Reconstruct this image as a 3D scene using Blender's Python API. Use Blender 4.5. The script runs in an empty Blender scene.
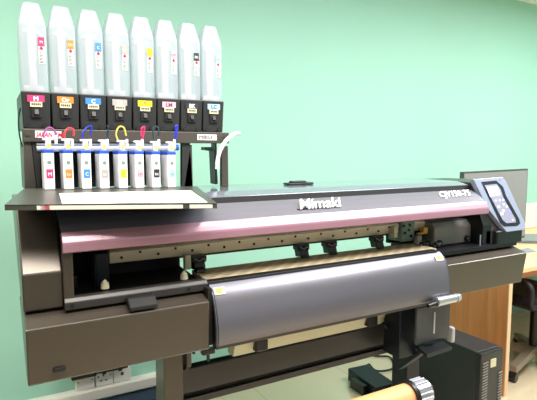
import bpy, bmesh, math, random
from mathutils import Vector, Matrix
random.seed(4)
PI = math.pi
C = bpy.context.scene.collection
sc = bpy.context.scene

# ------------------------------------------------------------------ camera
CAMH = 1.40; F = 495.0
YAW = math.radians(29.297); PITCH = math.radians(5.653)
cd = bpy.data.cameras.new('camera'); cam = bpy.data.objects.new('camera', cd); C.objects.link(cam)
cd.sensor_width = 36.0; cd.lens = F / 537 * 36.0; cd.clip_start = 0.02
cam.location = (0, 0, CAMH); cam.rotation_euler = (PI/2 - PITCH, 0, -YAW)
sc.camera = cam
fw = Vector((math.sin(YAW)*math.cos(PITCH), math.cos(YAW)*math.cos(PITCH), -math.sin(PITCH)))
rt = Vector((math.cos(YAW), -math.sin(YAW), 0)); upv = rt.cross(fw)
def at(px, py, Y=None, Z=None, X=None):
    """a measured point of the photo, on a known real plane of the machine or room"""
    d = fw*F + rt*(px-268.5) + upv*(200-py)
    if Y is not None: k = Y/d.y
    elif Z is not None: k = (Z-CAMH)/d.z
    else: k = X/d.x
    return Vector((d.x*k, d.y*k, d.z*k + CAMH))

# ------------------------------------------------------------------ materials
def lin(c):
    return tuple(((v/255)/12.92 if v/255 <= .04045 else ((v/255+.055)/1.055)**2.4) for v in c)
def mat(name, col, rough=.5, metal=0, spec=.5, noise=0, scale=8, alpha=1, coat=0, bump=0, emit=0, trans=0):
    m = bpy.data.materials.new(name); m.use_nodes = True
    nt = m.node_tree; b = nt.nodes['Principled BSDF']
    c = lin(col)
    b.inputs['Base Color'].default_value = (*c, 1)
    b.inputs['Roughness'].default_value = rough
    b.inputs['Metallic'].default_value = metal
    b.inputs['Specular IOR Level'].default_value = spec
    b.inputs['Coat Weight'].default_value = coat
    b.inputs['Coat Roughness'].default_value = .05
    b.inputs['Alpha'].default_value = alpha
    b.inputs['Transmission Weight'].default_value = trans
    if emit:
        b.inputs['Emission Color'].default_value = (*c, 1); b.inputs['Emission Strength'].default_value = emit
    tc = nt.nodes.new('ShaderNodeTexCoord')
    if noise or bump:
        n = nt.nodes.new('ShaderNodeTexNoise'); n.inputs['Scale'].default_value = scale
        n.inputs['Detail'].default_value = 4
        nt.links.new(tc.outputs['Object'], n.inputs['Vector'])
        if noise:
            r = nt.nodes.new('ShaderNodeMix'); r.data_type = 'RGBA'
            r.inputs['A'].default_value = (*[max(0, v*(1-noise)) for v in c], 1)
            r.inputs['B'].default_value = (*[min(1, v*(1+noise)) for v in c], 1)
            nt.links.new(n.outputs['Fac'], r.inputs['Factor']); nt.links.new(r.outputs['Result'], b.inputs['Base Color'])
        if bump:
            bp = nt.nodes.new('ShaderNodeBump'); bp.inputs['Strength'].default_value = bump; bp.inputs['Distance'].default_value = .002
            nt.links.new(n.outputs['Fac'], bp.inputs['Height']); nt.links.new(bp.outputs['Normal'], b.inputs['Normal'])
    return m
def stripe(m, ca, cb, scale, rot, w=.5):
    nt = m.node_tree; b = nt.nodes['Principled BSDF']
    tc = nt.nodes.new('ShaderNodeTexCoord'); mp = nt.nodes.new('ShaderNodeMapping'); mp.inputs['Rotation'].default_value = rot
    wv = nt.nodes.new('ShaderNodeTexWave'); wv.inputs['Scale'].default_value = scale
    rp = nt.nodes.new('ShaderNodeValToRGB'); rp.color_ramp.elements[0].color = (*lin(ca), 1); rp.color_ramp.elements[1].color = (*lin(cb), 1)
    rp.color_ramp.elements[0].position = w-.15; rp.color_ramp.elements[1].position = w+.15
    nt.links.new(tc.outputs['Object'], mp.inputs['Vector']); nt.links.new(mp.outputs['Vector'], wv.inputs['Vector'])
    nt.links.new(wv.outputs['Fac'], rp.inputs['Fac']); nt.links.new(rp.outputs['Color'], b.inputs['Base Color'])
    return m
def wood(name, ca, cb, rot=(0,0,0), scale=3):
    m = mat(name, ca, .35, spec=.4)
    nt = m.node_tree; b = nt.nodes['Principled BSDF']
    tc = nt.nodes.new('ShaderNodeTexCoord'); mp = nt.nodes.new('ShaderNodeMapping')
    mp.inputs['Rotation'].default_value = rot; mp.inputs['Scale'].default_value = (12, 12, 1)
    n = nt.nodes.new('ShaderNodeTexNoise'); n.inputs['Scale'].default_value = scale; n.inputs['Detail'].default_value = 6
    r = nt.nodes.new('ShaderNodeValToRGB'); r.color_ramp.elements[0].color = (*lin(ca),1); r.color_ramp.elements[1].color = (*lin(cb),1)
    r.color_ramp.elements[0].position = .35; r.color_ramp.elements[1].position = .65
    nt.links.new(tc.outputs['Object'], mp.inputs['Vector']); nt.links.new(mp.outputs['Vector'], n.inputs['Vector'])
    nt.links.new(n.outputs['Fac'], r.inputs['Fac']); nt.links.new(r.outputs['Color'], b.inputs['Base Color'])
    return m
M = dict(
  wall=mat('mint_paint', (158,210,192), .6, noise=.03, scale=2),
  ceil=mat('ceiling_paint', (232,228,220), .8),
  cornice=mat('cornice_paint', (235,232,222), .6),
  trunk=mat('white_plastic_trunking', (232,228,218), .4),
  socket=mat('white_socket_plastic', (236,236,234), .3),
  taupe=mat('satin_taupe_metal', (78,71,63), .28, metal=.45, spec=.8, noise=.05, scale=3),
  taupe_dark=mat('dark_grey_plastic', (48,46,46), .38, noise=.05, scale=5),
  lid=mat('glossy_grey_lid', (112,110,122), .26, metal=.2, coat=.3),
  topc=mat('glossy_grey_top', (120,124,138), .16, metal=.3, coat=.4),
  pink=mat('mauve_pink_band', (172,130,148), .3, metal=.3, coat=.3),
  black=mat('black_plastic', (16,17,20), .35),
  blackm=mat('black_metal', (22,23,28), .4, metal=.3),
  navy=mat('blue_black_metal', (16,24,36), .4, metal=.2),
  deep=mat('matt_black', (7,8,10), .7),
  cover=mat('satin_media_cover', (110,109,118), .36, metal=.6, noise=.03, scale=2),
  rail=mat('warm_aluminium_rail', (232,218,184), .4, metal=.15, noise=.06, scale=20),
  olive=mat('olive_steel', (150,152,116), .4, metal=.2),
  silver=mat('brushed_silver', (190,190,200), .3, metal=.8),
  bracket=mat('dark_grey_bracket', (66,68,72), .4, metal=.2),
  dullwhite=mat('dull_white_plastic', (176,176,178), .5),
  white=mat('white_plastic', (236,236,238), .35),
  offwhite=mat('cream_metal', (206,202,170), .45, noise=.06, scale=6),
  yellow=mat('yellow_plastic', (224,178,60), .4),
  amber=mat('amber_seal', (228,196,132), .4),
  green=mat('green_circuit_board', (118,138,126), .4, noise=.35, scale=120),
  greybox=mat('grey_station_cover', (140,138,134), .4, metal=.2),
  bezel=mat('blue_grey_bezel', (136,144,166), .3, metal=.2, coat=.2),
  keypad=mat('lilac_grey_keypad', (128,128,146), .35),
  lcd=mat('pale_lcd', (180,182,204), .2),
  ink_black=mat('ink_holder_black', (40,42,42), .42, noise=.08, scale=12),
  rack=mat('rack_grey_steel', (78,74,68), .42, metal=.3, noise=.06, scale=10),
  tray=mat('tray_grey_steel', (84,84,80), .34, metal=.4, noise=.06, scale=6),
  blue_cap=mat('blue_cap', (38,82,190), .35),
  paper=mat('white_paper', (232,232,230), .7),
  ups=mat('ups_black', (44,45,50), .42, noise=.1, scale=30),
  ups_front=mat('ups_front_black', (36,36,40), .35),
  roll=mat('brown_paper_roll', (214,160,108), .55, noise=.06, scale=6),
  edge=mat('beige_edge_band', (226,190,150), .4),
  screen=mat('grey_screen', (128,128,128), .22, spec=.6),
  frame=mat('monitor_frame', (64,70,70), .3),
  chair=mat('black_chair_fabric', (20,20,26), .6),
  chair_leg=mat('taupe_chair_leg', (150,136,118), .35, metal=.4),
  slate=mat('slate_blue_plastic', (96,110,118), .3),
  navyblue=mat('navy_blue_plastic', (14,38,66), .4),
  tube_white=mat('white_rubber_hose', (222,226,230), .4),
  sticker_yellow=mat('warning_yellow', (232,214,60), .5),
  sticker_pale=mat('pale_sticker', (234,232,214), .5),
  ink_grey=mat('dark_print', (60,62,70), .6),
  blue_print=mat('pale_blue_print', (90,140,200), .6),
  red_print=mat('red_print', (214,40,70), .5),
  led=mat('lit_key', (236,240,255), .3),
  led_blue=mat('blue_key', (120,120,255), .3, emit=.6),
)
M['platen'] = stripe(mat('striped_platen', (150,136,112), .4), (160,146,120), (182,168,140), 9, (0,0,math.radians(50)), .62)
M['wood'] = wood('oak_laminate', (192,120,68), (206,136,82))
M['wood_top'] = wood('oak_laminate_top', (222,178,132), (232,192,148), (0,PI/2,0))
def printed_mat():
    m = mat('printed_sheet', (240,240,238), .7); nt = m.node_tree; b = nt.nodes['Principled BSDF']
    tc = nt.nodes.new('ShaderNodeTexCoord'); sp = nt.nodes.new('ShaderNodeSeparateXYZ'); nt.links.new(tc.outputs['Object'], sp.inputs[0])
    def mth(op, a, b_=None):
        n = nt.nodes.new('ShaderNodeMath'); n.operation = op
        for k, v in enumerate((a, b_)):
            if v is None: continue
            if isinstance(v, (int, float)): n.inputs[k].default_value = v
            else: nt.links.new(v, n.inputs[k])
        return n.outputs[0]
    rows = mth('LESS_THAN', mth('FRACT', mth('MULTIPLY', sp.outputs['Y'], 26)), .5)
    n = nt.nodes.new('ShaderNodeTexNoise'); n.inputs['Scale'].default_value = 60; nt.links.new(tc.outputs['Object'], n.inputs['Vector'])
    k = mth('MULTIPLY', rows, mth('GREATER_THAN', n.outputs['Fac'], .48))
    x = nt.nodes.new('ShaderNodeMix'); x.data_type = 'RGBA'; nt.links.new(mth('MULTIPLY', k, .8), x.inputs['Factor'])
    x.inputs['A'].default_value = (*lin((240,240,238)),1); x.inputs['B'].default_value = (*lin((110,160,215)),1)
    nt.links.new(x.outputs['Result'], b.inputs['Base Color']); return m
M['printed'] = printed_mat()
def shell_mat(name, col, fac, rough=.3):
    m = bpy.data.materials.new(name); m.use_nodes = True; nt = m.node_tree; b = nt.nodes['Principled BSDF']
    b.inputs['Base Color'].default_value = (*lin(col),1); b.inputs['Roughness'].default_value = rough
    t = nt.nodes.new('ShaderNodeBsdfTransparent'); x = nt.nodes.new('ShaderNodeMixShader'); x.inputs[0].default_value = fac
    o = nt.nodes['Material Output']
    nt.links.new(t.outputs[0], x.inputs[1]); nt.links.new(b.outputs[0], x.inputs[2]); nt.links.new(x.outputs[0], o.inputs[0])
    return m
M['shell'] = shell_mat('milky_clear_cover', (178,186,198), .52)
M['clear'] = shell_mat('clear_blue_tube', (226,236,244), .5, .08)
# floor: polished pale tiles
def floor_mat():
    m = mat('polished_floor_tile', (206,188,150), .2, spec=.6, coat=1); m.node_tree.nodes['Principled BSDF'].inputs['Coat IOR'].default_value = 2.4
    nt = m.node_tree; b = nt.nodes['Principled BSDF']
    tc = nt.nodes.new('ShaderNodeTexCoord'); br = nt.nodes.new('ShaderNodeTexBrick')
    br.offset = 0; br.inputs['Scale'].default_value = 1; br.inputs['Brick Width'].default_value = .6; br.inputs['Row Height'].default_value = .6
    br.inputs['Mortar Size'].default_value = .004
    br.inputs['Color1'].default_value = (*lin((226,208,176)),1); br.inputs['Color2'].default_value = (*lin((222,206,174)),1); br.inputs['Mortar'].default_value = (*lin((206,188,156)),1)
    nt.links.new(tc.outputs['Object'], br.inputs['Vector']); nt.links.new(br.outputs['Color'], b.inputs['Base Color'])
    return m
M['floor'] = floor_mat()

# ------------------------------------------------------------------ mesh helpers
def add_box(bm, x0,x1,y0,y1,z0,z1, bev=0, seg=2):
    vs = [bm.verts.new((x,y,z)) for x in (x0,x1) for y in (y0,y1) for z in (z0,z1)]
    q = [(0,1,3,2),(4,6,7,5),(0,4,5,1),(2,3,7,6),(0,2,6,4),(1,5,7,3)]
    fs = [bm.faces.new([vs[i] for i in f]) for f in q]
    bmesh.ops.recalc_face_normals(bm, faces=fs)
    if bev:
        es = list({e for f in fs for e in f.edges})
        bmesh.ops.bevel(bm, geom=es, offset=bev, segments=seg, affect='EDGES', profile=.5)
def box(*a, **k):
    bm = bmesh.new(); add_box(bm, *a, **k); return bm
def add_prism(bm, pts, vec, bev=0, seg=2):
    """closed polygon pts (3D) extruded by vec"""
    vec = Vector(vec)
    a = [bm.verts.new(p) for p in pts]; b = [bm.verts.new(Vector(p)+vec) for p in pts]
    n = len(pts); fs = [bm.faces.new(a), bm.faces.new(b[::-1])]
    for i in range(n): fs.append(bm.faces.new([a[i], b[i], b[(i+1)%n], a[(i+1)%n]]))
    bmesh.ops.recalc_face_normals(bm, faces=fs)
    if bev:
        es = list({e for f in fs for e in f.edges})
        bmesh.ops.bevel(bm, geom=es, offset=bev, segments=seg, affect='EDGES', profile=.5)
def prismX(prof, x0, x1, bev=0, seg=2):
    bm = bmesh.new(); add_prism(bm, [(x0,y,z) for y,z in prof], (x1-x0,0,0), bev, seg); return bm
def arc(cy, cz, r, a0, a1, n):
    return [(cy+r*math.cos(math.radians(a0+(a1-a0)*i/n)), cz+r*math.sin(math.radians(a0+(a1-a0)*i/n))) for i in range(n+1)]
def add_cyl(bm, p0, p1, r0, r1=None, n=20):
    p0, p1 = Vector(p0), Vector(p1); r1 = r0 if r1 is None else r1
    d = p1-p0; q = d.to_track_quat('Z','Y').to_matrix()
    ra = [bm.verts.new(p0+q@Vector((r0*math.cos(2*PI*i/n), r0*math.sin(2*PI*i/n),0))) for i in range(n)]
    rb = [bm.verts.new(p1+q@Vector((r1*math.cos(2*PI*i/n), r1*math.sin(2*PI*i/n),0))) for i in range(n)]
    fs = [bm.faces.new(ra[::-1]), bm.faces.new(rb)]
    for i in range(n):
        fs.append(bm.faces.new([ra[i], ra[(i+1)%n], rb[(i+1)%n], rb[i]])); fs[-1].smooth = True
    bmesh.ops.recalc_face_normals(bm, faces=fs)
def cyl(*a, **k):
    bm = bmesh.new(); add_cyl(bm, *a, **k); return bm
def smooth_path(pts, n=6):
    pts = [Vector(p) for p in pts]; out = []
    for i in range(len(pts)-1):
        p0 = pts[max(i-1,0)]; p1 = pts[i]; p2 = pts[i+1]; p3 = pts[min(i+2,len(pts)-1)]
        for k in range(n):
            t = k/n
            out.append(.5*((2*p1)+(-p0+p2)*t+(2*p0-5*p1+4*p2-p3)*t*t+(-p0+3*p1-3*p2+p3)*t**3))
    return out+[pts[-1]]
def add_tube(bm, pts, r, n=10, sm=6):
    pts = smooth_path(pts, sm); rings = []
    q = None
    for i, p in enumerate(pts):
        d = (pts[min(i+1,len(pts)-1)]-pts[max(i-1,0)]).normalized()
        if q is None: q = d.orthogonal().normalized()
        q = (q-d*q.dot(d)).normalized(); w = d.cross(q)
        rings.append([bm.verts.new(p+(q*math.cos(2*PI*k/n)+w*math.sin(2*PI*k/n))*r) for k in range(n)])
    fs = []
    for a, b in zip(rings, rings[1:]):
        for k in range(n):
            fs.append(bm.faces.new([a[k], a[(k+1)%n], b[(k+1)%n], b[k]])); fs[-1].smooth = True
    fs += [bm.faces.new(rings[0][::-1]), bm.faces.new(rings[-1])]
    bmesh.ops.recalc_face_normals(bm, faces=fs)
def tube(*a, **k):
    bm = bmesh.new(); add_tube(bm, *a, **k); return bm
def add_text(bm, s, org, xd, up, size, bold=0, depth=.001, shear=0, align='LEFT', space=1, stretch=1):
    cu = bpy.data.curves.new('t','FONT'); cu.body = s; cu.size = size; cu.extrude = depth; cu.offset = bold; cu.shear = shear
    cu.align_x = align; cu.space_character = space; cu.resolution_u = 3
    o = bpy.data.objects.new('t', cu); C.objects.link(o)
    dg = bpy.context.evaluated_depsgraph_get(); dg.update()
    me = bpy.data.meshes.new_from_object(o.evaluated_get(dg))
    xd = Vector(xd).normalized(); up = Vector(up).normalized(); nz = xd.cross(up).normalized(); up = nz.cross(xd)
    mt = Matrix((xd*stretch, up, nz)).transposed().to_4x4(); mt.translation = Vector(org)
    me.transform(mt); bm.from_mesh(me)
    bpy.data.objects.remove(o); bpy.data.curves.remove(cu); bpy.data.meshes.remove(me)
def text(*a, width=None, **k):
    bm = bmesh.new(); add_text(bm, *a, **k)
    if width:   # fit lettering that runs along +X to a measured width
        x0 = min(v.co.x for v in bm.verts); x1 = max(v.co.x for v in bm.verts); f = width/(x1-x0)
        for v in bm.verts: v.co.x = x0+(v.co.x-x0)*f
    return bm

# ------------------------------------------------------------------ object helpers
def thing(name, label, cat, loc=(0,0,0), group=None):
    o = bpy.data.objects.new(name, None); o.empty_display_size = .05; C.objects.link(o); o.location = loc
    o['label'] = label; o['category'] = cat
    if group: o['group'] = group
    return o
ROOT = {}
def rootloc(o):
    while o.parent: o = o.parent
    return Vector(o.location)
def finish(bm, name, m, angle=0):
    me = bpy.data.meshes.new(name)
    if angle:
        for f in bm.faces: f.smooth = True
    bm.to_mesh(me); bm.free()
    if any(p.use_smooth for p in me.polygons): me.set_sharp_from_angle(angle=math.radians(angle or 40))
    me.materials.append(m)
    return me
def part(name, bm, m, parent, label=None, kind=None, smooth=0):
    bmesh.ops.translate(bm, verts=bm.verts, vec=-rootloc(parent))
    o = bpy.data.objects.new(name, finish(bm, name, m, smooth)); C.objects.link(o); o.parent = parent
    if label: o['label'] = label
    if kind: o['kind'] = kind
    return o
def solo(name, bm, m, label=None, cat=None, group=None, kind=None):
    xs = [v.co.x for v in bm.verts]; ys = [v.co.y for v in bm.verts]; zs = [v.co.z for v in bm.verts]
    b = Vector(((min(xs)+max(xs))/2, (min(ys)+max(ys))/2, min(zs)))
    bmesh.ops.translate(bm, verts=bm.verts, vec=-b)
    o = bpy.data.objects.new(name, finish(bm, name, m)); C.objects.link(o); o.location = b
    if label: o['label'] = label
    if cat: o['category'] = cat
    if group: o['group'] = group
    if kind: o['kind'] = kind
    return o
def dup(root, loc, label, remat=None):
    def cp(o, par):
        c = o.copy(); C.objects.link(c)
        if par: c.parent = par
        for ch in o.children: 
            if ch.name in keep: cp(ch, c)
        return c
    keep = {o.name for o in root.children_recursive}
    r = cp(root, None); r.location = loc; r['label'] = label
    return r

# ------------------------------------------------------------------ room
RX0, RX1, RY0, WY, CZ = -2.6, 5.2, -2.4, 2.6, 2.62
solo('floor', box(RX0,RX1,RY0,WY,-.05,0), M['floor'], kind='structure')
solo('wall_back', box(RX0,RX1,WY,WY+.1,0,CZ), M['wall'], kind='structure')
solo('wall_right', box(RX1,RX1+.1,RY0,WY+.1,0,CZ), M['wall'], kind='structure')
solo('ceiling', box(RX0,RX1+.1,RY0,WY+.1,CZ,CZ+.06), M['ceil'], kind='structure')
solo('trim_1', prismX([(WY,CZ-.02),(WY-.05,CZ-.02),(WY-.05,CZ),(WY,CZ)], RX0, RX1), M['cornice'], kind='structure')
# low white trunking along the back wall behind the machine
solo('trim_2', prismX([(WY,.130),(WY-.05,.130),(WY-.05,.178),(WY-.045,.186),(WY,.186)], RX0, .80), M['trunk'], kind='structure')
# white back board over the desk
solo('trim_3', box(2.9,RX1,WY-.025,WY,.74,.955,bev=.004), M['trunk'], kind='structure')

# ------------------------------------------------------------------ printer
pr = thing('wide_format_printer', 'long dark grey wide format inkjet printer with pink band, on a black stand', 'printer', (1.04,1.5,0))
XL, XR = .055, 2.03
# upper end covers
upL = [(1.36,.994),(1.36,1.089),(1.50,1.250),(1.53,1.262),(1.78,1.262),(1.60,1.09),(1.47,.994)]
part('end_cover', prismX(upL, XL, .150, .004), M['taupe'], pr, 'taupe left end cover with sloped front')
loL = [(1.30,.966),(1.375,.988),(1.56,.988),(1.37,.822),(1.305,.822)]
ec = part('lower_cover', prismX(loL, XL, .535, .004), M['taupe'], pr, 'taupe lower left cover box')
part('latch', box(.112,.142,1.296,1.31,.848,.858,bev=.002), M['black'], ec)
loR = [(1.305,.957),(1.40,.986),(1.56,.986),(1.40,.823),(1.325,.822)]
part('lower_cover', prismX(loR, 1.535, XR, .004), M['taupe'], pr, 'taupe lower right cover box with pale sloped top')
for k,(px,py) in enumerate(((487,254),(492,253),(489,251))):
    p = at(px,py,Y=1.36); 
    part('screw', cyl((p.x,1.385-.05*k*.1,.968+.002*k),(p.x+.001,1.37,.985+.001*k),.005,n=12), M['black'], pr) if k < 2 else None
# body behind
part('rear_body', prismX([(1.62,1.03),(1.62,1.235),(1.80,1.25),(1.80,1.03)], .16, 1.95, .003), M['taupe_dark'], pr)
part('rear_beam', box(.16,1.95,1.62,1.78,.74,.86,bev=.003), M['blackm'], pr)
# left station inside
part('station_floor', prismX([(1.365,.992),(1.365,1.004),(1.62,1.012),(1.62,.99)], .15, .545), M['deep'], pr)
part('station_wall', box(.15,.545,1.585,1.62,1.0,1.24), M['deep'], pr)
sb = part('station_block', box(*[v for v in (at(96,288,Y=1.47).x, at(110,288,Y=1.47).x)],1.47,1.57,1.0,1.105,bev=.004), M['navy'], pr)
for px,py in ((105,284),(184,275)):
    p = at(px,py,Y=1.40)
    bm = bmesh.new(); add_cyl(bm,(p.x,1.40,p.z-.012),(p.x,1.40,p.z+.004),.012,.010); add_cyl(bm,(p.x-.004,1.398,p.z+.004),(p.x+.004,1.398,p.z+.010),.006)
    part('knob', bm, M['offwhite'], pr, 'small cream knob')
p = at(188,262,Y=1.46)
part('sensor_block', box(p.x-.010,p.x+.011,1.46,1.48,p.z-.025,p.z+.022,bev=.003), M['offwhite'], pr, 'upright cream block')
part('sensor_block', box(at(70,292,Y=1.45).x,at(78,292,Y=1.45).x,1.45,1.47,1.015,1.05,bev=.003), M['blackm'], pr)
p = at(199,263,Y=1.45)
part('guide_wheel', cyl((p.x-.012,1.45,1.02),(p.x+.012,1.45,1.02),.014), M['black'], pr)
# window frame: left post, bottom rail, handle tab
part('window_post', prismX([(1.352,.996),(1.352,1.165),(1.372,1.19),(1.372,.996)], .150, .176, .003), M['taupe'], pr)
bf = part('bottom_rail', prismX([(1.343,.988),(1.343,1.008),(1.352,1.018),(1.375,1.018),(1.375,.985)], .150, .548, .002), M['taupe_dark'], pr, 'dark rail along the lower edge of the front window')
part('pull_tab', prismX([(1.300,.972),(1.300,.984),(1.325,1.002),(1.352,1.002),(1.352,.988)], at(127,303,Y=1.33).x, at(155,301,Y=1.33).x, .004), M['deep'], bf, 'black pull tab')
for px in (72,131,189):
    p = at(px,300,Y=1.343); part('screw', cyl((p.x,1.341,1.0),(p.x,1.345,1.0),.005,n=12), M['deep'], bf)
# guide rails
part('upper_rail', prismX([(1.50,1.108),(1.50,1.142),(1.56,1.15),(1.56,1.108)], .30, 1.60, .002), M['olive'], pr, 'olive steel upper rail')
for a,b in ((.62,.72),(1.0,1.13),(1.22,1.42)):
    part('slot_strip', box(a,b,1.497,1.501,1.122,1.131,bev=.001), M['deep'], pr)
gr = part('guide_rail', prismX([(1.492,1.066),(1.488,1.100),(1.50,1.107),(1.56,1.107),(1.56,1.066)], .295, 1.60, .002), M['rail'], pr, 'pale gold guide rail with a row of screws')
for i in range(22):
    x = .33+i*.056
    z = 1.094 if i % 2 else 1.082
    part('rail_screw', cyl((x,1.4865,z),(x,1.4925,z),.0042,n=10), M['black'], gr)
# pinch rollers
for px in (199,303,331,378):
    p = at(px,254,Y=1.47); x = p.x
    bm = bmesh.new()
    add_box(bm, x-.026,x+.024,1.462,1.50,1.045,1.066,bev=.004)
    add_prism(bm, [(x-.02,1.46,1.048),(x-.02,1.50,1.048),(x-.02,1.49,1.020),(x-.02,1.452,1.026)], (.036,0,0), .002)
    o = part('pinch_roller', bm, M['black'], pr)
    part('roller_wheel', cyl((x-.013,1.458,1.022),(x+.013,1.458,1.022),.0085), M['blackm'], o)
    part('roller_spring', tube([(x-.018,1.462,1.060),(x-.005,1.455,1.052),(x+.01,1.458,1.058),(x+.02,1.46,1.05)], .002, n=6), M['greybox'], o)
# platen
part('platen', prismX([(1.362,1.008),(1.362,1.014),(1.48,1.020),(1.48,1.0),(1.40,1.0)], .548, 1.53, .0015), M['platen'], pr, 'tan platen with slanting stripes')
part('platen_edge', prismX([(1.342,1.004),(1.345,1.012),(1.362,1.016),(1.362,1.002)], .548, 1.51, .001), M['black'], pr, 'black front edge of the platen')
# media cover
outer = [(1.345,1.006),(1.328,.994),(1.312,.976),(1.300,.950),(1.291,.918),(1.286,.887),(1.285,.857),(1.289,.833),(1.297,.822)]
inner = [(y+.010, z-.004) for y,z in outer[::-1]]
cv = part('media_cover', prismX(outer+inner, .550, 1.528), M['cover'], pr, 'curved satin grey media cover', smooth=40)
part('cover_lip', prismX([(1.290,.822),(1.290,.832),(1.32,.836),(1.32,.822)], .550, 1.528, .001), M['taupe_dark'], cv)
bm = bmesh.new(); add_prism(bm, [(.552,y,z) for y,z in outer[1:]+[(1.345,.83),(1.345,.99)]], (.004,0,0)); part('cover_end', bm, M['black'], cv)
bm = bmesh.new(); add_prism(bm, [(1.522,y,z) for y,z in outer[1:]+[(1.345,.83),(1.345,.99)]], (.004,0,0)); part('cover_end', bm, M['black'], cv)
def on_cover(x0, x1, t0, t1, name, m, lab, extra=0):
    a = Vector((0,1.332,.997)); b = Vector((0,1.306,.963)); n = Vector((0,-.78,.62))
    P0 = a.lerp(b,t0)+n*(.0012+extra); P1 = a.lerp(b,t1)+n*(.0012+extra)
    bm = bmesh.new(); add_prism(bm, [(x0,P0.y,P0.z),(x1,P0.y,P0.z),(x1,P1.y,P1.z),(x0,P1.y,P1.z)], n*.0008)
    return part(name, bm, m, cv, lab)
lb = on_cover(.556,.590,.10,.62,'warning_label',M['sticker_pale'],'pale label with a yellow triangle, left end',.004)
on_cover(.562,.582,.18,.5,'warning_symbol',M['sticker_yellow'],None,.006)
on_cover(1.478,1.516,.05,.6,'warning_label',M['sticker_pale'],'pale label with yellow mark, right end',.004)
on_cover(1.486,1.508,.15,.45,'warning_symbol',M['sticker_yellow'],None,.006)
part('cover_shade_filler', box(.5355,.5485,1.315,1.62,.83,1.0), M['deep'], pr, 'black filler for the shade between the lower cover and the media cover')  # added dark filler standing for the shade in this gap
# top cover
part('top_cover', prismX([(1.80,1.266),(1.525,1.266),(1.512,1.264),(1.464,1.253),(1.463,1.250),(1.48,1.242),(1.80,1.236)], .152, 1.825, .002), M['topc'], pr, 'glossy grey top cover')
part('cover_gap', prismX([(1.454,1.222),(1.462,1.250),(1.50,1.249),(1.50,1.22)], .155, 1.832), M['deep'], pr, 'dark gap between top cover and front lid')
lidp = [(1.448,1.234),(1.435,1.230),(1.41,1.2205),(1.385,1.207),(1.362,1.191)]
fl = part('front_lid', prismX(lidp+[(1.372,1.184),(1.448,1.224)], .152, 1.812, .001), M['lid'], pr, 'glossy grey front lid with raised lettering')
bandp = [(1.362,1.191),(1.352,1.180),(1.343,1.166),(1.342,1.160),(1.343,1.141),(1.350,1.137),(1.372,1.139),(1.372,1.186)]
part('pink_band', prismX(bandp, .151, 1.812, .001), M['pink'], fl, 'mauve pink band along the lower lid edge')
# lettering on the lid
lup = Vector((0, math.cos(math.radians(42)), math.sin(math.radians(42))))
nrm = Vector((1,0,0)).cross(lup).normalized()
def lid_pt(x, t):
    a = Vector((x,1.385,1.207)); b = Vector((x,1.435,1.2315)); return a.lerp(b,t)+nrm*.003
x0 = at(295.5,209,Y=1.40).x
part('brand_lettering', text('Mimaki', lid_pt(x0,-.12), (1,0,0), lup, .064, bold=.0004, depth=.003, shear=.45, width=.185), M['white'], fl, 'raised white brand lettering')
part('lettering_shadow_line', box(x0-.004,x0+.150,1.379,1.384,1.204,1.2085), M['black'], fl, 'thin dark strip in place of the shadow below the lettering')  # black strip modelled as the shadow under the raised letters
x0 = at(435,200,Y=1.42).x
part('model_lettering', text('CJV150-75', lid_pt(x0,.20), (1,0,0), lup, .045, bold=0, depth=.002, shear=.35, width=.185), M['white'], fl, 'white model lettering')
# control panel
A = Vector((1.821,1.43,1.280)); B = Vector((2.020,1.43,1.283)); Cc = at(525,224,Y=1.355); Cb = Vector((2.052,1.345,1.070)); D = at(507,232,Y=1.345)
B2 = Vector((2.032,1.428,1.272)); D2 = Vector((1.90,1.352,1.075))
A1 = Vector((1.840,1.43,1.281))
pn = (A-D).cross(Cc-D).normalized(); pn = pn if pn.y < 0 else -pn
def plane_pt(px, py, off=0):
    d = at(px,py,Y=1.0)-Vector((0,0,CAMH)); o = Vector((0,0,CAMH))
    k = (D-o).dot(pn)/d.dot(pn); return o+d*k+pn*off
ring = [plane_pt(x,y) for x,y in ((473.5,179),(503,177),(506,181),(525.5,223.5),(525.5,229.5),(507,232),(488,208.5))]
bm = bmesh.new(); add_prism(bm, ring, -pn*.022, .002)
cp = part('control_panel', bm, M['bezel'], pr, 'tilted blue grey control panel')
def panel_poly(pts, off, th, name, m, parent, lab=None):
    bm = bmesh.new(); add_prism(bm, [plane_pt(x,y,off) for x,y in pts], pn*th, .0006, 1); return part(name, bm, m, parent, lab)
rim = panel_poly([(481,182),(496,180.5),(503,187),(506,196),(519,219),(520,223.5),(517,226),(504,226.5),(500,223)], .0002, .0015, 'panel_rim', M['navy'], cp, 'dark rim round the keypad')
key = panel_poly([(484,185.5),(496,184),(500,189),(503,198),(515,219),(515.5,222.5),(506,223.5),(502,220)], .002, .001, 'keypad', M['keypad'], cp, 'lilac grey keypad')
panel_poly([(485.5,187.5),(496.5,186),(500,195.5),(489.5,197.5)], .0034, .0008, 'display', M['lcd'], cp, 'pale blank display')
for px,py,s,mm in ((495,201,.9,'led'),(499,200.5,.9,'led'),(502.5,200,.9,'led'),(498,207,1.2,'led'),(503,204.5,1,'led'),(506,207,1,'led'),(502.5,211,1.2,'led'),(509,212,1.3,'led_blue'),(501,214,1.5,'led'),(512,220,.7,'led')):
    panel_poly([(px-s,py-s*.8),(px+s*.7,py-s),(px+s*1.2,py+s*.7),(px-s*.6,py+s)], .0034, .001, 'panel_key', M[mm], cp)
bm = bmesh.new(); add_cyl(bm, plane_pt(500,179.5,.0005), plane_pt(500,179.5,.003), .004, n=14); part('panel_screw', bm, M['keypad'], cp)
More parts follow.
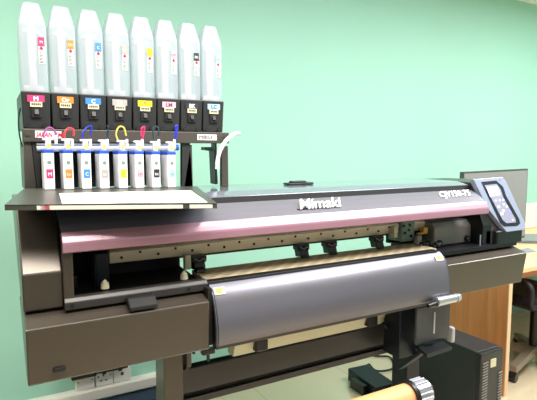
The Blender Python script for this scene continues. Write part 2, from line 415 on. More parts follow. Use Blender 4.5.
# housing behind the panel and dark box beneath
part('panel_housing', prismX([(1.45,1.262),(1.62,1.265),(1.78,1.262),(1.62,1.0),(1.372,1.0),(1.372,1.06)], 1.838, 2.045, .004), M['taupe_dark'], pr)
part('panel_base', prismX([(1.350,.995),(1.350,1.055),(1.40,1.07),(1.42,.995)], at(497,240,Y=1.35).x, 2.058, .006), M['black'], pr, 'black box beneath the control panel')
part('side_frame', prismX([(1.372,.99),(1.372,1.085),(1.43,1.22),(1.50,1.235),(1.50,.99)],1.818,1.872,.003), M['black'], pr)
part('edge_strip', box(1.800,1.8045,1.37,1.373,1.0,1.045), M['keypad'], pr, 'thin pale edge strip')
# right station
part('station_floor', prismX([(1.35,.984),(1.35,1.000),(1.62,1.004),(1.62,.98)], 1.53, 2.02), M['blackm'], pr)
part('station_wall', box(1.50,1.84,1.60,1.62,1.0,1.24), M['deep'], pr)
sx0, sx1 = at(434,250,Y=1.435).x, at(471,242,Y=1.435).x
st = part('station_cover', prismX([(1.435,1.004),(1.435,1.080),(1.455,1.102),(1.53,1.102),(1.53,1.004)], sx0, sx1, .004), M['greybox'], pr, 'grey maintenance station cover')
for px,py in ((439,243),(466,238)):
    p = at(px,py,Y=1.435); o = part('thumb_screw', cyl((p.x,1.427,p.z),(p.x,1.436,p.z),.013), M['black'], st)
    part('screw_centre', cyl((p.x,1.425,p.z),(p.x,1.428,p.z),.005,n=12), M['greybox'], o)
a, b = at(402,236,Y=1.47), at(415,222,Y=1.47)
cr = part('print_carriage', box(a.x,b.x,1.47,1.55,1.030,1.115,bev=.004), M['green'], pr, 'pale green carriage bracket')
for px,py in ((404,226),(410,225),(405,233),(411,236),(409,230)):
    p = at(px,py,Y=1.468); part('carriage_bolt', cyl((p.x,1.466,p.z),(p.x,1.471,p.z),.006,n=12), M['black'], cr)
a, b = at(394,238,Y=1.46), at(398,226,Y=1.46); part('carriage_guide', box(a.x,b.x,1.46,1.48,a.z,b.z,bev=.002), M['offwhite'], pr)
part('carriage_body', box(b.x+.085,sx0-.005,1.50,1.58,1.02,1.13,bev=.004), M['navy'], pr)
p = at(425,230,Y=1.46)
o = part('yellow_bracket', box(p.x-.012,p.x+.012,1.455,1.475,p.z-.010,p.z+.010,bev=.002), M['yellow'], pr, 'yellow bracket')
part('bracket_arm', box(p.x-.04,p.x+.012,1.457,1.47,p.z-.016,p.z-.010,bev=.001), M['yellow'], o)
for px,py in ((423,246),(429,244),(436,246)):
    q = at(px,py,Y=1.43); o = part('feed_wheel', cyl((q.x-.008,1.43,q.z),(q.x+.012,1.43,q.z),.016), M['blackm'], pr)
    part('wheel_hub', cyl((q.x-.010,1.43,q.z),(q.x-.007,1.43,q.z),.008,n=14), M['silver'], o)
q = at(420,240,Y=1.44); part('carriage_cam', box(q.x-.014,q.x+.012,1.44,1.46,q.z-.026,q.z+.018,bev=.003), M['greybox'], pr)
# stand
for x0,x1,nm in ((.440,.503,'L'),(1.478,1.548,'R')):
    lg = part('stand_leg', box(x0,x1,1.45,1.54,.06,.985,bev=.003), M['taupe' if nm=='L' else 'navy'], pr)
    part('stand_foot', box(x0-.01,x1+.01,1.12,1.85,.05,.10,bev=.004), M['blackm'], pr)
    for yy in (1.16,1.80):
        part('caster', cyl((x0+.01,yy,.03),(x1-.01,yy,.03),.03), M['black'], pr)
cb = part('cross_beam', box(.503,1.478,1.49,1.50,.607,.688,bev=.001), M['taupe_dark'], pr, 'upper face of the stand cross beam')
part('cross_beam', box(.503,1.478,1.50,1.53,.566,.688,bev=.001), M['deep'], pr)
part('cross_beam', box(.503,1.478,1.488,1.50,.566,.588,bev=.001), M['taupe_dark'], pr, 'lower flange of the stand cross beam')
# brackets under the left cover
part('stand_bracket', prismX([(1.44,.808),(1.44,.72),(1.46,.70),(1.50,.72),(1.50,.808)], .512, .528, .002), M['taupe'], pr)
part('stand_bracket', box(.53,.538,1.43,1.46,.76,.81,bev=.002), M['black'], pr)
o = part('clamp_lever', box(.515,.555,1.31,1.33,.803,.820,bev=.003), M['black'], pr)
part('lever_grip', prismX([(1.312,.782),(1.312,.805),(1.322,.805),(1.318,.782)], .530,.538,.001), M['black'], o)
# lower cream paper guide
lg = part('lower_paper_guide', prismX([(1.44,.755),(1.47,.800),(1.50,.800),(1.50,.712),(1.455,.712)], .68, 1.36, .002), M['offwhite'], pr, 'cream paper guide bar under the cover')
for px in (262,373):
    q = at(px,345 if px<300 else 315,Y=1.43); part('guide_clip', box(q.x-.025,q.x+.022,1.425,1.50,.722,.762,bev=.004), M['black'], lg, 'black clip')
q = at(327,333,Y=1.45); part('caution_mark', box(q.x-.016,q.x+.016,1.4462,1.4482,.739,.745), M['sticker_yellow'], lg, 'small yellow mark')
# right take-up bracket
bp = part('take_up_bracket', box(at(417,320,Y=1.30).x, at(450,320,Y=1.30).x,1.30,1.312,.672,.815,bev=.003), M['bracket'], pr, 'grey slotted take-up bracket')
q = at(434,325,Y=1.30); part('bracket_slot', box(q.x-.004,q.x+.004,1.297,1.302,.700,.785,bev=.001), M['dullwhite'], bp, 'pale slot')
part('bracket_side', box(at(400,320,Y=1.36).x, at(417,320,Y=1.36).x,1.36,1.45,.60,.82,bev=.003), M['navy'], pr)
bm = bmesh.new(); add_cyl(bm, at(436,302,Y=1.27), at(455,298,Y=1.27), .018, .016, n=24); add_cyl(bm, at(455,298,Y=1.27), at(459,297,Y=1.27), .019, .014, n=24)
lv = part('take_up_lever', bm, M['silver'], pr, 'silver grey lever end')
bm = bmesh.new(); add_cyl(bm, at(428,306,Y=1.275), at(439,303,Y=1.27), .008, .015, n=16); part('lever_collar', bm, M['black'], lv)
q = at(454,336,Y=1.33); part('bracket_cap', box(q.x-.010,q.x+.010,1.33,1.36,q.z-.03,q.z+.035,bev=.008,seg=3), M['dullwhite'], pr, 'white plastic cap beside the bracket')
z0 = .655
pts = [at(415,345,Z=z0), at(427,355,Z=z0), at(452,347,Z=z0), at(443,341,Z=z0)]
bm = bmesh.new(); add_prism(bm, pts, (0,0,-.012), .002); part('bracket_shelf', bm, M['blackm'], pr, 'small black shelf plate')
bm = bmesh.new(); add_prism(bm, [at(384,325,Y=1.42),at(388,330,Y=1.42),at(421,304,Y=1.42),at(414,300,Y=1.42)], (0,.02,0), .002); part('diagonal_brace', bm, M['navy'], pr)
part('diagonal_brace', prismX([(1.30,.64),(1.45,.50),(1.45,.53),(1.30,.665)], at(426,350,Y=1.30).x, at(433,350,Y=1.30).x, .002), M['navy'], pr)

# small item lying on the top cover
a, b = at(287,185,Z=1.267), at(312,184,Z=1.267)
bm = bmesh.new(); add_box(bm, a.x,b.x,a.y-.012,a.y+.03,1.2665,1.275,bev=.003); add_box(bm, a.x+.02,b.x-.03,a.y-.004,a.y+.02,1.274,1.282,bev=.003)
solo('cable_clamp', bm, M['black'], 'small flat black clamp lying on top of the printer above the lettering', 'clamp')

# ------------------------------------------------------------------ ink rack
rk = thing('ink_supply_rack', 'dark grey steel ink rack with eight bottle holders standing on the left of the printer', 'ink rack', (.43,1.8,1.265))
part('crossbar', box(.090,.780,1.69,1.72,1.428,1.468,bev=.002), M['rack'], rk, 'grey crossbar below the holders')
part('rear_panel', box(.10,.60,1.80,1.81,1.275,1.43,bev=.002), M['deep'], rk, 'dark rear panel')
def post(pts, nm='rack_post', m='rack', lab=None, d=.02):
    P = [at(x,y,Y=1.70) for x,y in pts]
    for v in P: v.z = max(v.z, 1.2665)
    bm = bmesh.new(); add_prism(bm, P, (0,d,0), .001,1); return part(nm, bm, M[m], rk, lab)
post([(23.5,141),(31,141),(37,193),(25,194)])
post([(31.5,141),(40,141),(41,193),(37.5,193)], m='ink_black', d=.015)
post([(182,141),(190,141),(193,189),(182,190)], m='ink_black')
post([(190.5,145),(192,145),(193,189),(184,190)], m='rack', d=.012)
post([(222,146),(228,146),(228.5,188),(222,188)], m='rack')
post([(214,150),(216,150),(218,184),(215.5,184)], m='black', d=.05)
post([(205,147),(213,147),(213,151),(205,150)], nm='rack_bracket', m='black', d=.04)
# right side plate seen edge on, running back
bm = bmesh.new(); add_prism(bm, [(.735,1.72,1.275),(.737,1.76,1.275),(.737,1.76,1.43),(.735,1.72,1.43)], (.008,0,0)); part('side_plate', bm, M['rack'], rk)
part('side_plate', box(.095,.103,1.72,1.96,1.275,1.43), M['rack'], rk)
# stickers on the crossbar
def flat_poly(pts, Y, th, nm, m, par, lab=None):
    bm = bmesh.new(); add_prism(bm, [at(x,y,Y=Y) for x,y in pts], (0,-th,0)); return part(nm, bm, m, par, lab)
s1 = flat_poly([(35,130.5),(61.5,131.5),(61.5,138.5),(35.2,137.7)], 1.69, .001, 'sticker', M['paper'], rk, 'white sticker with red lettering')
part('sticker_lettering', text('JAPAN CM|', at(36.5,136.6,Y=1.688), (1,0,0), (0,0,1), .020, bold=.0003, depth=.0004, shear=.2, width=.080), M['red_print'], s1)
s2 = flat_poly([(197.3,134.2),(216.6,134.7),(216.6,140.3),(197.3,140)], 1.69, .001, 'sticker', M['paper'], rk, 'white sticker with dark lettering')
part('sticker_lettering', text('MBIS3', at(199,139,Y=1.688), (1,0,0), (0,0,1), .020, bold=0, depth=.0004, width=.050), M['ink_grey'], s2)
# clear tube behind the cartridges
part('clear_tube', cyl((.128,1.70,1.407),(.575,1.70,1.41),.009,n=20), M['clear'], rk, 'clear horizontal tube')
part('clear_tube', cyl((.128,1.70,1.421),(.575,1.70,1.424),.004,n=16), M['clear'], rk)
part('tube_end', cyl((.575,1.70,1.412),(.586,1.70,1.412),.010), M['blue_cap'], rk)
# screws
for x in (.105,.765): part('bar_screw', cyl((x,1.686,1.452),(x,1.691,1.452),.006,n=12), M['rack'], rk)
# holders
COL = [('M',(222,50,110),(255,255,255)),('Or',(240,130,50),(255,240,225)),('C',(62,130,210),(235,245,255)),('Lk',(168,160,156),(240,240,240)),
       ('Y',(240,220,40),(110,100,40)),('LM',(232,168,184),(120,60,80)),('BK',(40,40,44),(235,235,235)),('LC',(160,200,228),(50,70,110))]
NAMES = ['magenta','orange','blue','light grey','yellow','light pink','black','pale blue']
lm = [mat('label_'+n.replace(' ','_'), c[1], .5) for n,c in zip(NAMES,COL)]
tm = [mat('print_'+n.replace(' ','_'), c[2], .5) for n,c in zip(NAMES,COL)]
SP = .0842; BX = .0915
for i in range(8):
    x0 = BX+i*SP; x1 = x0+.0815; xc = (x0+x1)/2; w = x1-x0
    bm = bmesh.new()
    add_prism(bm, [(x0,1.694,1.582),(x1,1.694,1.582),(x1-.002,1.703,1.469),(x0+.002,1.703,1.469)], (0,.27,0), .003)
    h = part('bottle_holder', bm, M['ink_black'], rk, NAMES[i]+' labelled bottle holder')
    yb = 1.6935
    part('colour_label', box(xc-.024,xc+.024,yb-.001,yb+.004,1.550,1.570), lm[i], h, NAMES[i]+' letter label')
    part('label_letter', text(COL[i][0], (xc,yb-.0012,1.5535), (1,0,0), (0,0,1), .0185, bold=.0006, depth=.0003, align='CENTER'), tm[i], h)
    part('tag', box(xc-.017,xc+.017,yb-.002,yb+.006,1.535,1.550), M['offwhite'], h, 'small pale printed tag')
    bm = bmesh.new()
    for k in range(5): add_box(bm, xc-.013+k*.0055,xc-.0095+k*.0055,yb-.0028,yb-.0018,1.540,1.546)
    part('tag_print', bm, M['ink_grey'], h)
    sk = part('socket_opening', box(xc-.015,xc+.015,yb,yb+.01,1.502,1.535,bev=.002), M['deep'], h)
    part('socket_catch', prismX([(yb-.006,1.512),(yb-.001,1.528),(yb+.004,1.528),(yb+.004,1.510)], xc-.006, xc+.006,.001), M['black'], sk)
    for s in (-1,1):
        part('foot_hole', cyl((xc+s*.024,1.6985,1.478),(xc+s*.024,1.706,1.478),.008,n=16), M['deep'], h)
# ------------------------------------------------------------------ bottles
GR = 'clear covered ink bottles standing on the rack'
def make_bottle(loc, label, i):
    t = thing('ink_bottle', label, 'ink bottle', loc, GR)
    L = Vector(loc)
    sec = [(0,.039,.034),(.04,.0405,.036),(.195,.0405,.036),(.207,.0390,.035),(.262,.0245,.024),(.268,.022,.022),(.270,.018,.018)]
    bm = bmesh.new(); rings = []
    for z,hx,hy in sec:
        r = []
        for k in range(24):
            a = 2*PI*k/24; c, s = math.cos(a), math.sin(a); e = .25
            r.append(bm.verts.new(L+Vector((hx*math.copysign(abs(c)**e,c), hy*math.copysign(abs(s)**e,s), z))))
        rings.append(r)
    for a,b in zip(rings,rings[1:]):
        for k in range(24): bm.faces.new([a[k],a[(k+1)%24],b[(k+1)%24],b[k]])
    bm.faces.new(rings[0][::-1]); bm.faces.new(rings[-1])
    bmesh.ops.recalc_face_normals(bm, faces=bm.faces)
    part('bottle_cover', bm, M['shell'], t, 'milky clear tapered cover', smooth=50)
    bm = bmesh.new(); x,y,z = L
    add_box(bm, x-.014,x+.010,y-.018,y+.014,z+.004,z+.188,bev=.006,seg=3)
    add_prism(bm, [(x-.024,y-.014,z+.180),(x-.024,y-.014,z+.186),(x-.010,y-.014,z+.198),(x+.006,y-.014,z+.198),(x+.022,y-.014,z+.186),(x+.022,y-.014,z+.180)], (0,.024,0), .002)
    add_cyl(bm, (x-.002,y-.002,z+.195),(x-.002,y-.002,z+.212),.007)
    add_box(bm, x-.030,x+.028,y-.016,y+.016,z+.002,z+.020,bev=.004)
    part('inner_bottle', bm, M['white'], t, 'white inner bottle with shouldered cap')
    fy = y-.0385
    lb = part('bottle_label', box(x+.014,x+.031,fy+.001,fy+.003,z+.085,z+.165), M['paper'], t, 'printed side label')
    part('label_colour_square', box(x+.013,x+.031,fy-.0005,fy+.001,z+.138,z+.165), lm[i], lb)
    part('label_letter', text(COL[i][0], (x+.022,fy-.001,z+.146), (1,0,0),(0,0,1), .012, depth=.0002, align='CENTER'), tm[i], lb)
    bm = bmesh.new(); cx, cz, s = x+.022, z+.131, .0065
    add_prism(bm, [(cx-s,fy,cz),(cx,fy,cz+s),(cx+s,fy,cz),(cx,fy,cz-s)], (0,.001,0)); part('hazard_diamond', bm, M['red_print'], lb)
    bm = bmesh.new()
    for k in range(8): add_box(bm, x+.015+(k%2)*.001, x+.029-(k*7%5)*.0015, fy+.0003, fy+.001, z+.088+k*.0042, z+.0898+k*.0042)
    part('label_print', bm, M['ink_grey'], lb)
    return t
WH = ['leftmost, beside the bare wall','second from the left','third from the left','fourth from the left','fifth from the left','sixth from the left','seventh from the left','rightmost of the row']
for i in range(8):
    xc = BX+i*SP+.0408
    make_bottle((xc,1.738,1.5822), f'tall clear covered ink bottle with {NAMES[i]} square on its label, {WH[i]}', i)
# ------------------------------------------------------------------ small cartridges
def tray_z(x, y):
    return 1.285 - .018*(x-.10) - .055*(1.62-y)
GC = 'slim white ink cartridges on the tray'
TUBE = [(150,70,150),(214,60,70),(30,50,170),(30,50,70),(206,190,90),(206,50,100),(40,60,70),(40,50,200)]
tb = [mat('ink_tube_'+n.replace(' ','_'), c, .35) for n,c in zip(NAMES,TUBE)]
tbn = ['purple','red','dark blue','dark slate','pale yellow','crimson','dark slate','bright blue']
pxs = [50.5,69.5,87.5,105.5,124,140.5,157,172.5]
loops = [[(-3,-12),(-7,-18),(-4,-25),(1,-26),(5,-21),(7,-15)],[(-4,-12),(-5,-20),(-1,-26),(4,-24),(4,-18)],[(-4,-12),(-5,-20),(0,-27),(4,-27),(3,-18)],
         [(1,-12),(2,-20),(3,-27),(1,-28)],[(-5,-12),(-8,-20),(-5,-27),(0,-26),(2,-18)],[(1,-12),(3,-20),(4,-27),(1,-25),(1,-18)],[(-2,-12),(-4,-20),(-3,-27),(1,-26),(2,-18)],[(2,-12),(4,-20),(3,-27),(5,-28),(2,-18)]]
for i in range(8):
    base = at(pxs[i],190.5,Y=1.61); x = base.x; y = 1.61; z = tray_z(x,y)+.0005
    t = thing('ink_cartridge', f'slim white ink cartridge with {NAMES[i]} letter label, blue cap and {tbn[i]} tube', 'ink cartridge', (x,y,z), GC)
    bm = bmesh.new(); add_box(bm, x-.0155,x+.0135,y,y+.075,z,z+.112,bev=.003)
    part('cartridge_body', bm, M['white'], t)
    part('cartridge_cap', box(x-.0165,x+.0145,y-.001,y+.076,z+.1095,z+.122,bev=.003), M['blue_cap'], t, 'blue cap')
    bm = bmesh.new(); add_box(bm, x-.008,x+.008,y+.004,y+.022,z+.122,z+.150,bev=.003); add_box(bm, x-.016,x+.016,y+.004,y+.018,z+.148,z+.154,bev=.002)
    part('cartridge_neck', bm, M['white'], t, 'white neck fitting')
    part('neck_seal', box(x-.004,x+.007,y+.001,y+.005,z+.122,z+.138), M['amber'], t, 'amber neck seal')
    part('colour_label', box(x-.009,x+.010,y-.001,y+.002,z+.035,z+.062), lm[i], t)
    part('label_letter', text(COL[i][0], (x+.0005,y-.0013,z+.042),(1,0,0),(0,0,1), .015 if len(COL[i][0])==1 else .011, depth=.0002, align='CENTER'), tm[i], t)
    part('drop_mark', cyl((x,y-.0008,z+.082),(x,y+.001,z+.082),.006,n=16), M['green'], t)
    y2 = y+.012
    pts = [Vector((x,y2,z+.15))]+[at(pxs[i]+dx,154+dy,Y=y2) for dx,dy in loops[i]]
    part('ink_tube', tube(pts, .0028, n=8), tb[i], t, tbn[i]+' tube')
    if i not in (0,):
        q = at(pxs[i]+(3 if i in (1,2,4) else 2), 143, Y=y-.004); part('tube_connector', box(q.x-.004,q.x+.004,y-.006,y+.003,q.z-.012,q.z+.012,bev=.002), M['white'], t)
    else:
        q = at(56,140,Y=y-.004); part('tube_connector', box(q.x-.004,q.x+.004,y-.006,y+.003,q.z-.012,q.z+.014,bev=.002), M['white'], t)
# tray
t_fl, t_fr = at(4.5,204,Y=1.345), at(217,203.5,Y=1.25)
t_bl = Vector((.086,1.66,0)); t_br = Vector((.63,1.64,0))
for v_ in (t_fl,t_fr,t_bl,t_br): v_.z = tray_z(v_.x,v_.y)
def slab(P, th, bev=0):
    bm = bmesh.new(); add_prism(bm, P, (0,0,-th), bev, 2); return bm
tr = thing('ink_tray', 'flat grey steel tray overhanging the left of the printer, below the small cartridges', 'tray', ((t_fl+t_br)/2))
t_fl.z -= .0; 
bm = bmesh.new()
# curved-free quad with a turned-down front lip
add_prism(bm, [t_fl,t_fr,t_br,t_bl], (0,0,-.004))
add_prism(bm, [t_fl,t_fr,t_fr+Vector((0,.006,0)),t_fl+Vector((0,.006,0))], (0,0,-.014))
part('tray_plate', bm, M['tray'], tr)
def lerp2(u,v,dz=0): 
    a = t_fl.lerp(t_fr,u); b = t_bl.lerp(t_br,u); return a.lerp(b,v)+Vector((0,0,dz))
def lip(x0,x1,m,nm,lab):
    a = lerp2(x0,0,-.003)+Vector((0,-.001,0)); b = lerp2(x1,0,-.003)+Vector((0,-.001,0))
    bm = bmesh.new(); add_prism(bm,[a,b,b+Vector((0,0,-.010)),a+Vector((0,0,-.010))],(0,.0008,0)); return part(nm,bm,m,tr,lab)
l0 = lip(.135,.82,M['sticker_pale'],'lip_strip','pale strip along the tray lip')
lip(.855,.975,M['sticker_pale'],'lip_strip','pale strip at the right of the tray lip')
l1 = lip(.15,.19,lm[0],'magenta_sticker','small magenta sticker on the tray lip')
# paper on tray
a = [lerp2(.245,.02,.0004),lerp2(.955,.04,.0004),lerp2(.93,.70,.0004),lerp2(.20,.60,.0004)]
pp = thing('paper_sheet','white printed paper lying on the grey tray in front of the cartridges','paper',a[0])
bm = bmesh.new(); add_prism(bm, a, (0,0,.0006)); part('sheet', bm, M['printed'], pp)
# hose on the right of the rack
solo('white_hose', tube([(.713,1.65,1.335),(.715,1.65,1.365),(.725,1.65,1.40),(.745,1.65,1.432),(.769,1.655,1.452),(.795,1.67,1.464),(.822,1.69,1.466)], .0075, n=12), M['tube_white'], 'short white rubber hose curling round the right end of the ink rack', 'hose')
# hanging cable at the left of the rack
solo('black_cable', tube([at(20.5,108,Y=1.70),at(18.5,120,Y=1.70),at(19.5,135,Y=1.70),at(22.5,147,Y=1.70)], .0022, n=8), M['black'], 'thin black cable bowed out beside the left end of the ink rack', 'cable')

# ------------------------------------------------------------------ wall sockets
def wsock(x0,x1,z0,z1,label,holes,kind):
    t = thing(kind, label, 'socket', ((x0+x1)/2,WY,z0))
    part('faceplate', box(x0,x1,WY-.03,WY,z0,z1,bev=.004), M['socket'], t)
    for hx,hz,w,h in holes:
        part('pin_hole', box(x0+hx*(x1-x0)-w,x0+hx*(x1-x0)+w,WY-.0312,WY-.029,z0+hz*(z1-z0)-h,z0+hz*(z1-z0)+h), M['ink_grey'], t)
    return t
wsock(.323,.415,.187,.250,'white wall socket box under the printer, leftmost of the row on the trunking',[(.15,.7,.003,.003),(.88,.75,.003,.003)],'wall_socket')
wsock(.421,.508,.187,.255,'white double wall socket with pin holes, between two plainer boxes on the trunking',[(.15,.75,.004,.004),(.45,.8,.004,.004),(.3,.4,.005,.003),(.6,.4,.005,.003),(.85,.75,.003,.003)],'wall_socket')
wsock(.511,.600,.187,.258,'white wall socket with one black hole, rightmost of the row on the trunking',[(.5,.6,.007,.008)],'wall_socket')
bm = bmesh.new(); add_box(bm,.300,.420,WY-.07,WY,.262,.30,bev=.006); solo('power_plug', bm, M['black'], 'long black plug block above the leftmost wall socket', 'plug')
bm = bmesh.new(); add_box(bm,.43,.58,WY-.07,WY,.270,.31,bev=.006); add_box(bm,.45,.47,WY-.06,WY-.02,.258,.272,bev=.003); add_box(bm,.53,.55,WY-.06,WY-.02,.258,.272,bev=.003); solo('power_plug', bm, M['black'], 'black plug block with two prongs above the middle wall sockets', 'plug')
# navy panel below the trunking
bm = bmesh.new(); add_box(bm,.30,.92,WY-.18,WY-.055,.0,.122,bev=.006); add_box(bm,.56,.57,WY-.185,WY-.18,.01,.115,bev=.002)
solo('storage_box', bm, M['navyblue'], 'dark navy box on the floor against the wall below the white trunking', 'box')
solo('slim_post', box(.62,.64,2.15,2.17,0,.29,bev=.003), M['greybox'], 'thin grey post just left of the printer stand leg', 'post')

# ------------------------------------------------------------------ paper roll on take-up
yr, zr, rr = 1.20, .550, .044
e = at(410,385,Y=yr).x
rl = thing('paper_roll','brown paper roll below the printer, held by a ribbed grey end cap','paper roll',(e-.3,yr,zr-rr))
bm = cyl((.70,yr,zr),(e,yr,zr),rr,n=40); part('roll', bm, M['roll'], rl)
bm = bmesh.new(); add_cyl(bm,(e-.012,yr,zr),(e+.004,yr,zr),rr+.010,n=40); part('flange', bm, M['black'], rl, 'black flange')
bm = bmesh.new(); add_cyl(bm,(e+.004,yr,zr),(e+.070,yr,zr),rr+.002,n=40)
for k in range(16):
    a_ = 2*PI*k/16; c_, s_ = math.cos(a_), math.sin(a_); r_ = rr+.003
    add_cyl(bm,(e+.006,yr+r_*c_,zr+r_*s_),(e+.066,yr+r_*c_,zr+r_*s_),.004,n=8)
part('end_cap', bm, M['silver'], rl, 'ribbed silver grey end cap')
part('hub', cyl((e+.07,yr,zr),(e+.095,yr,zr),.025,n=24), M['blackm'], rl)
# ------------------------------------------------------------------ ups
ux0, ux1, uy0, uy1, uz = 2.034, 2.205, 1.518, 1.93, .42
up = thing('backup_power_unit','black tower backup power unit standing on the floor beside the wooden desk panel','power unit',((ux0+ux1)/2,(uy0+uy1)/2,0))
part('case', box(ux0,ux1,uy0+.02,uy1,.01,uz,bev=.006), M['ups'], up)
fr = part('front_panel', box(ux0,ux1,uy0-.004,uy0+.022,.01,uz-.002,bev=.008,seg=3), M['ups_front'], up)
part('badge', box(ux0+.07,ux0+.112,uy0-.007,uy0-.003,uz-.085,uz-.042,bev=.002), M['offwhite'], fr, 'pale square badge')
for xa,xb in ((ux0+.012,ux0+.050),(ux1-.036,ux1-.010)):
    bm = bmesh.new()
    for k in range(24):
        z = .03+k*.0145
        if xa > ux0+.05 and z > .30: continue
        add_prism(bm, [(xa,uy0-.003,z),(xb,uy0-.003,z+.004),(xb,uy0-.003,z+.009),(xa,uy0-.003,z+.005)], (0,-.006,0))
    part('vent_grille', bm, M['greybox'], fr, 'slanted vent slats')
# ------------------------------------------------------------------ desk
dk = thing('office_desk','light oak desk with solid side panel to the right of the printer','desk',(3.4,2.1,0))
part('side_panel', box(2.50,2.526,1.705,2.56,.0,.712), M['wood'], dk, 'oak side panel')
part('edge_band', box(2.499,2.527,1.700,1.705,.0,.712), M['edge'], dk, 'pale edge band')
part('desk_top', box(2.49,4.3,1.69,2.575,.712,.74,bev=.003), M['wood_top'], dk)
part('modesty_panel', box(2.527,4.2,1.76,1.778,.655,.712), M['wood'], dk)
part('side_panel', box(4.18,4.206,1.705,2.56,.0,.712), M['wood'], dk)
part('foot', box(2.503,2.523,1.71,1.74,-.0,.012), M['black'], dk)
bm = bmesh.new(); add_box(bm,2.62,3.02,2.25,2.53,0,.50,bev=.004)
pd = thing('drawer_pedestal','orange oak drawer pedestal under the desk behind the office chair','drawer unit',(2.82,2.4,0))
part('carcass', bm, M['wood'], pd)
for k in range(3): 
    d_ = part('drawer', box(2.625,3.015,2.235,2.25,.02+k*.16,.17+k*.16,bev=.003), M['wood'], pd); part('drawer_handle', box(2.75,2.89,2.222,2.235,.12+k*.16,.13+k*.16,bev=.002), M['silver'], d_)
# monitor
mon = thing('monitor','large flat grey monitor on the desk behind the printer control panel','monitor',(2.80,2.03,.74))
bm = bmesh.new(); ml, mr = Vector((2.487,2.03,0)), Vector((3.06,1.99,0)); vec = (mr-ml); nn = Vector((vec.y,-vec.x,0)).normalized()
if nn.y > 0: nn = -nn
def mp(u, z, off=0): return ml+vec*u+Vector((0,0,z))+nn*off
add_prism(bm, [mp(0,.83),mp(1,.83),mp(1,1.286),mp(0,1.274)], -nn*.03, .003); part('monitor_frame', bm, M['frame'], mon, 'thin dark frame')
bm = bmesh.new(); add_prism(bm, [mp(.012,.842,.001),mp(.985,.842,.001),mp(.985,1.275,.001),mp(.012,1.264,.001)], nn*.001); part('screen', bm, M['screen'], mon, 'switched off grey screen')
bm = bmesh.new(); add_box(bm,2.74,2.82,2.05,2.08,.745,1.0,bev=.005); add_box(bm,2.66,2.90,1.98,2.16,.74,.75,bev=.004); part('monitor_stand', bm, M['black'], mon)
# laptop / slab on desk and paper
a = [at(517,243,Z=.742),at(540,243.5,Z=.742),at(540,236,Z=.742),at(520,236,Z=.742)]
bm = bmesh.new(); add_prism(bm, a, (0,0,.018), .003); kb = solo('keyboard_tray', bm, M['slate'], 'slate blue flat tray on the desk beside the control panel', 'tray')
a = [at(520,254,Z=.7405),at(536,251.5,Z=.7405),at(528,248,Z=.7405),at(519,250,Z=.7405)]
bm = bmesh.new(); add_prism(bm, a, (0,0,.003)); solo('paper_pad', bm, M['keypad'], 'small grey pad of paper at the front edge of the desk', 'paper')
# ------------------------------------------------------------------ office chair
ch = thing('office_chair','black office chair with taupe star base tucked in at the desk','chair',(3.10,1.88,0))
cx, cy = 3.04, 1.88
bm = bmesh.new(); add_box(bm,cx-.24,cx+.24,cy-.22,cy+.24,.43,.51,bev=.035,seg=4); part('seat', bm, M['chair'], ch)
bm = bmesh.new(); add_prism(bm,[(cx-.22,cy-.28,.46),(cx+.22,cy-.28,.46),(cx+.20,cy-.31,.69),(cx-.20,cy-.31,.69)],(0,.05,0),.02,3)
# chair turned: back rest to the right side
bmesh.ops.rotate(bm, verts=bm.verts, cent=(cx,cy,0), matrix=Matrix.Rotation(math.radians(75),3,'Z')); part('backrest', bm, M['chair'], ch)
part('armrest', tube([(cx-.25,cy-.16,.47),(cx-.30,cy-.16,.50),(cx-.31,cy-.14,.62),(cx-.31,cy+.10,.63),(cx-.30,cy+.14,.52),(cx-.25,cy+.12,.47)], .016, n=10), M['chair'], ch)
part('gas_column', cyl((cx,cy,.10),(cx,cy,.44),.028), M['black'], ch)
for k in range(5):
    a_ = math.radians(72*k+194); ex, ey = cx+.33*math.cos(a_), cy+.33*math.sin(a_)
    px_, py_ = -math.sin(a_)*.022, math.cos(a_)*.022
    bm = bmesh.new(); add_prism(bm,[(cx+px_*1.4,cy+py_*1.4,.095),(cx-px_*1.4,cy-py_*1.4,.095),(ex-px_,ey-py_,.055),(ex+px_,ey+py_,.055)],(0,0,.045),.005); part('base_leg', bm, M['chair_leg'], ch)
    part('caster', cyl((ex+px_,ey+py_,.028),(ex-px_,ey-py_,.028),.028), M['black'], ch)
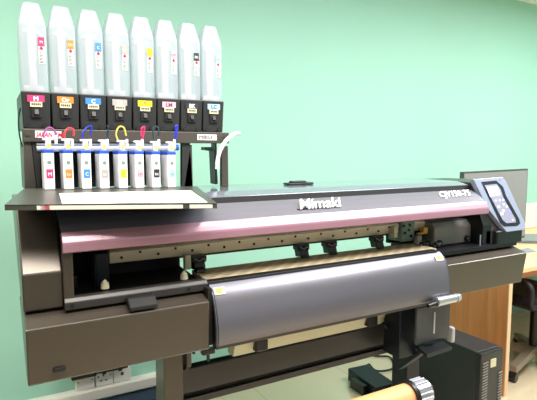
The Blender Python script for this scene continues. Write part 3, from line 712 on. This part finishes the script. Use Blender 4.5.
# ------------------------------------------------------------------ adapter on floor
pb = thing('power_adapter','black box adapter on the floor behind the paper roll','adapter',(1.93,2.15,0))
bm = bmesh.new(); add_box(bm,1.84,1.98,2.02,2.30,0,.075,bev=.004); bmesh.ops.rotate(bm, verts=bm.verts, cent=(1.93,2.15,0), matrix=Matrix.Rotation(math.radians(-5),3,'Z')); part('case', bm, M['navy'], pb)
bm = bmesh.new(); add_box(bm,1.80,1.838,2.10,2.22,0,.06,bev=.004); part('plug_end', bm, M['black'], pb)
bm = bmesh.new(); add_tube(bm,[(1.97,2.25,.01),(2.02,2.34,.01),(2.10,2.40,.01),(2.08,2.30,.01),(2.2,2.28,.01),(2.3,2.42,.01),(2.22,2.5,.01),(2.35,2.54,.05)],.006,n=8)
solo('power_cable', bm, M['black'], 'black power cable looping on the floor by the right stand leg', 'cable')
bm = bmesh.new(); add_tube(bm,[(2.22,2.57,.45),(2.18,2.56,.35),(2.25,2.57,.28),(2.12,2.57,.18),(2.10,2.55,.05),(2.04,2.5,.012)],.005,n=8)
solo('power_cable', bm, M['black'], 'black cable hanging down the wall behind the right stand leg', 'cable')

# ------------------------------------------------------------------ light
w = bpy.data.worlds.new('room_light'); sc.world = w; w.use_nodes = True
w.node_tree.nodes['Background'].inputs[0].default_value = (.95,.97,1,1); w.node_tree.nodes['Background'].inputs[1].default_value = .1
def area(name, loc, rot, sx, sy, e, col=(1,1,1)):
    l = bpy.data.lights.new(name,'AREA'); l.shape='RECTANGLE'; l.size=sx; l.size_y=sy; l.energy=e; l.color=col
    o = bpy.data.objects.new(name,l); C.objects.link(o); o.location=loc; o.rotation_euler=rot
    return o
area('ceiling_and_fill_light', (.35,.75,2.56), (0,0,0), 1.6,.7, 50, (1,.94,.86))
area('ceiling_and_fill_light', (2.2,.75,2.56), (0,0,0), 1.4,.7, 62, (.98,.98,1))
area('ceiling_and_fill_light', (3.9,1.2,2.56), (0,0,0), 1.2,.6, 36, (1,.98,.97))
area('ceiling_and_fill_light', (-1.0,1.75,2.56), (0,0,0), .9,.5, 22, (1,.97,.88))  # added fill lamp that brightens the lower left wall and sockets
area('window_light', (2.4,-2.3,1.7), (PI/2,0,0), 3.0,1.4, 8, (.92,.95,1))
sc.view_settings.view_transform = 'Standard'; sc.view_settings.look = 'None'; sc.view_settings.gamma = 1
sc.view_settings.use_curve_mapping = False; sc.view_settings.exposure = .45
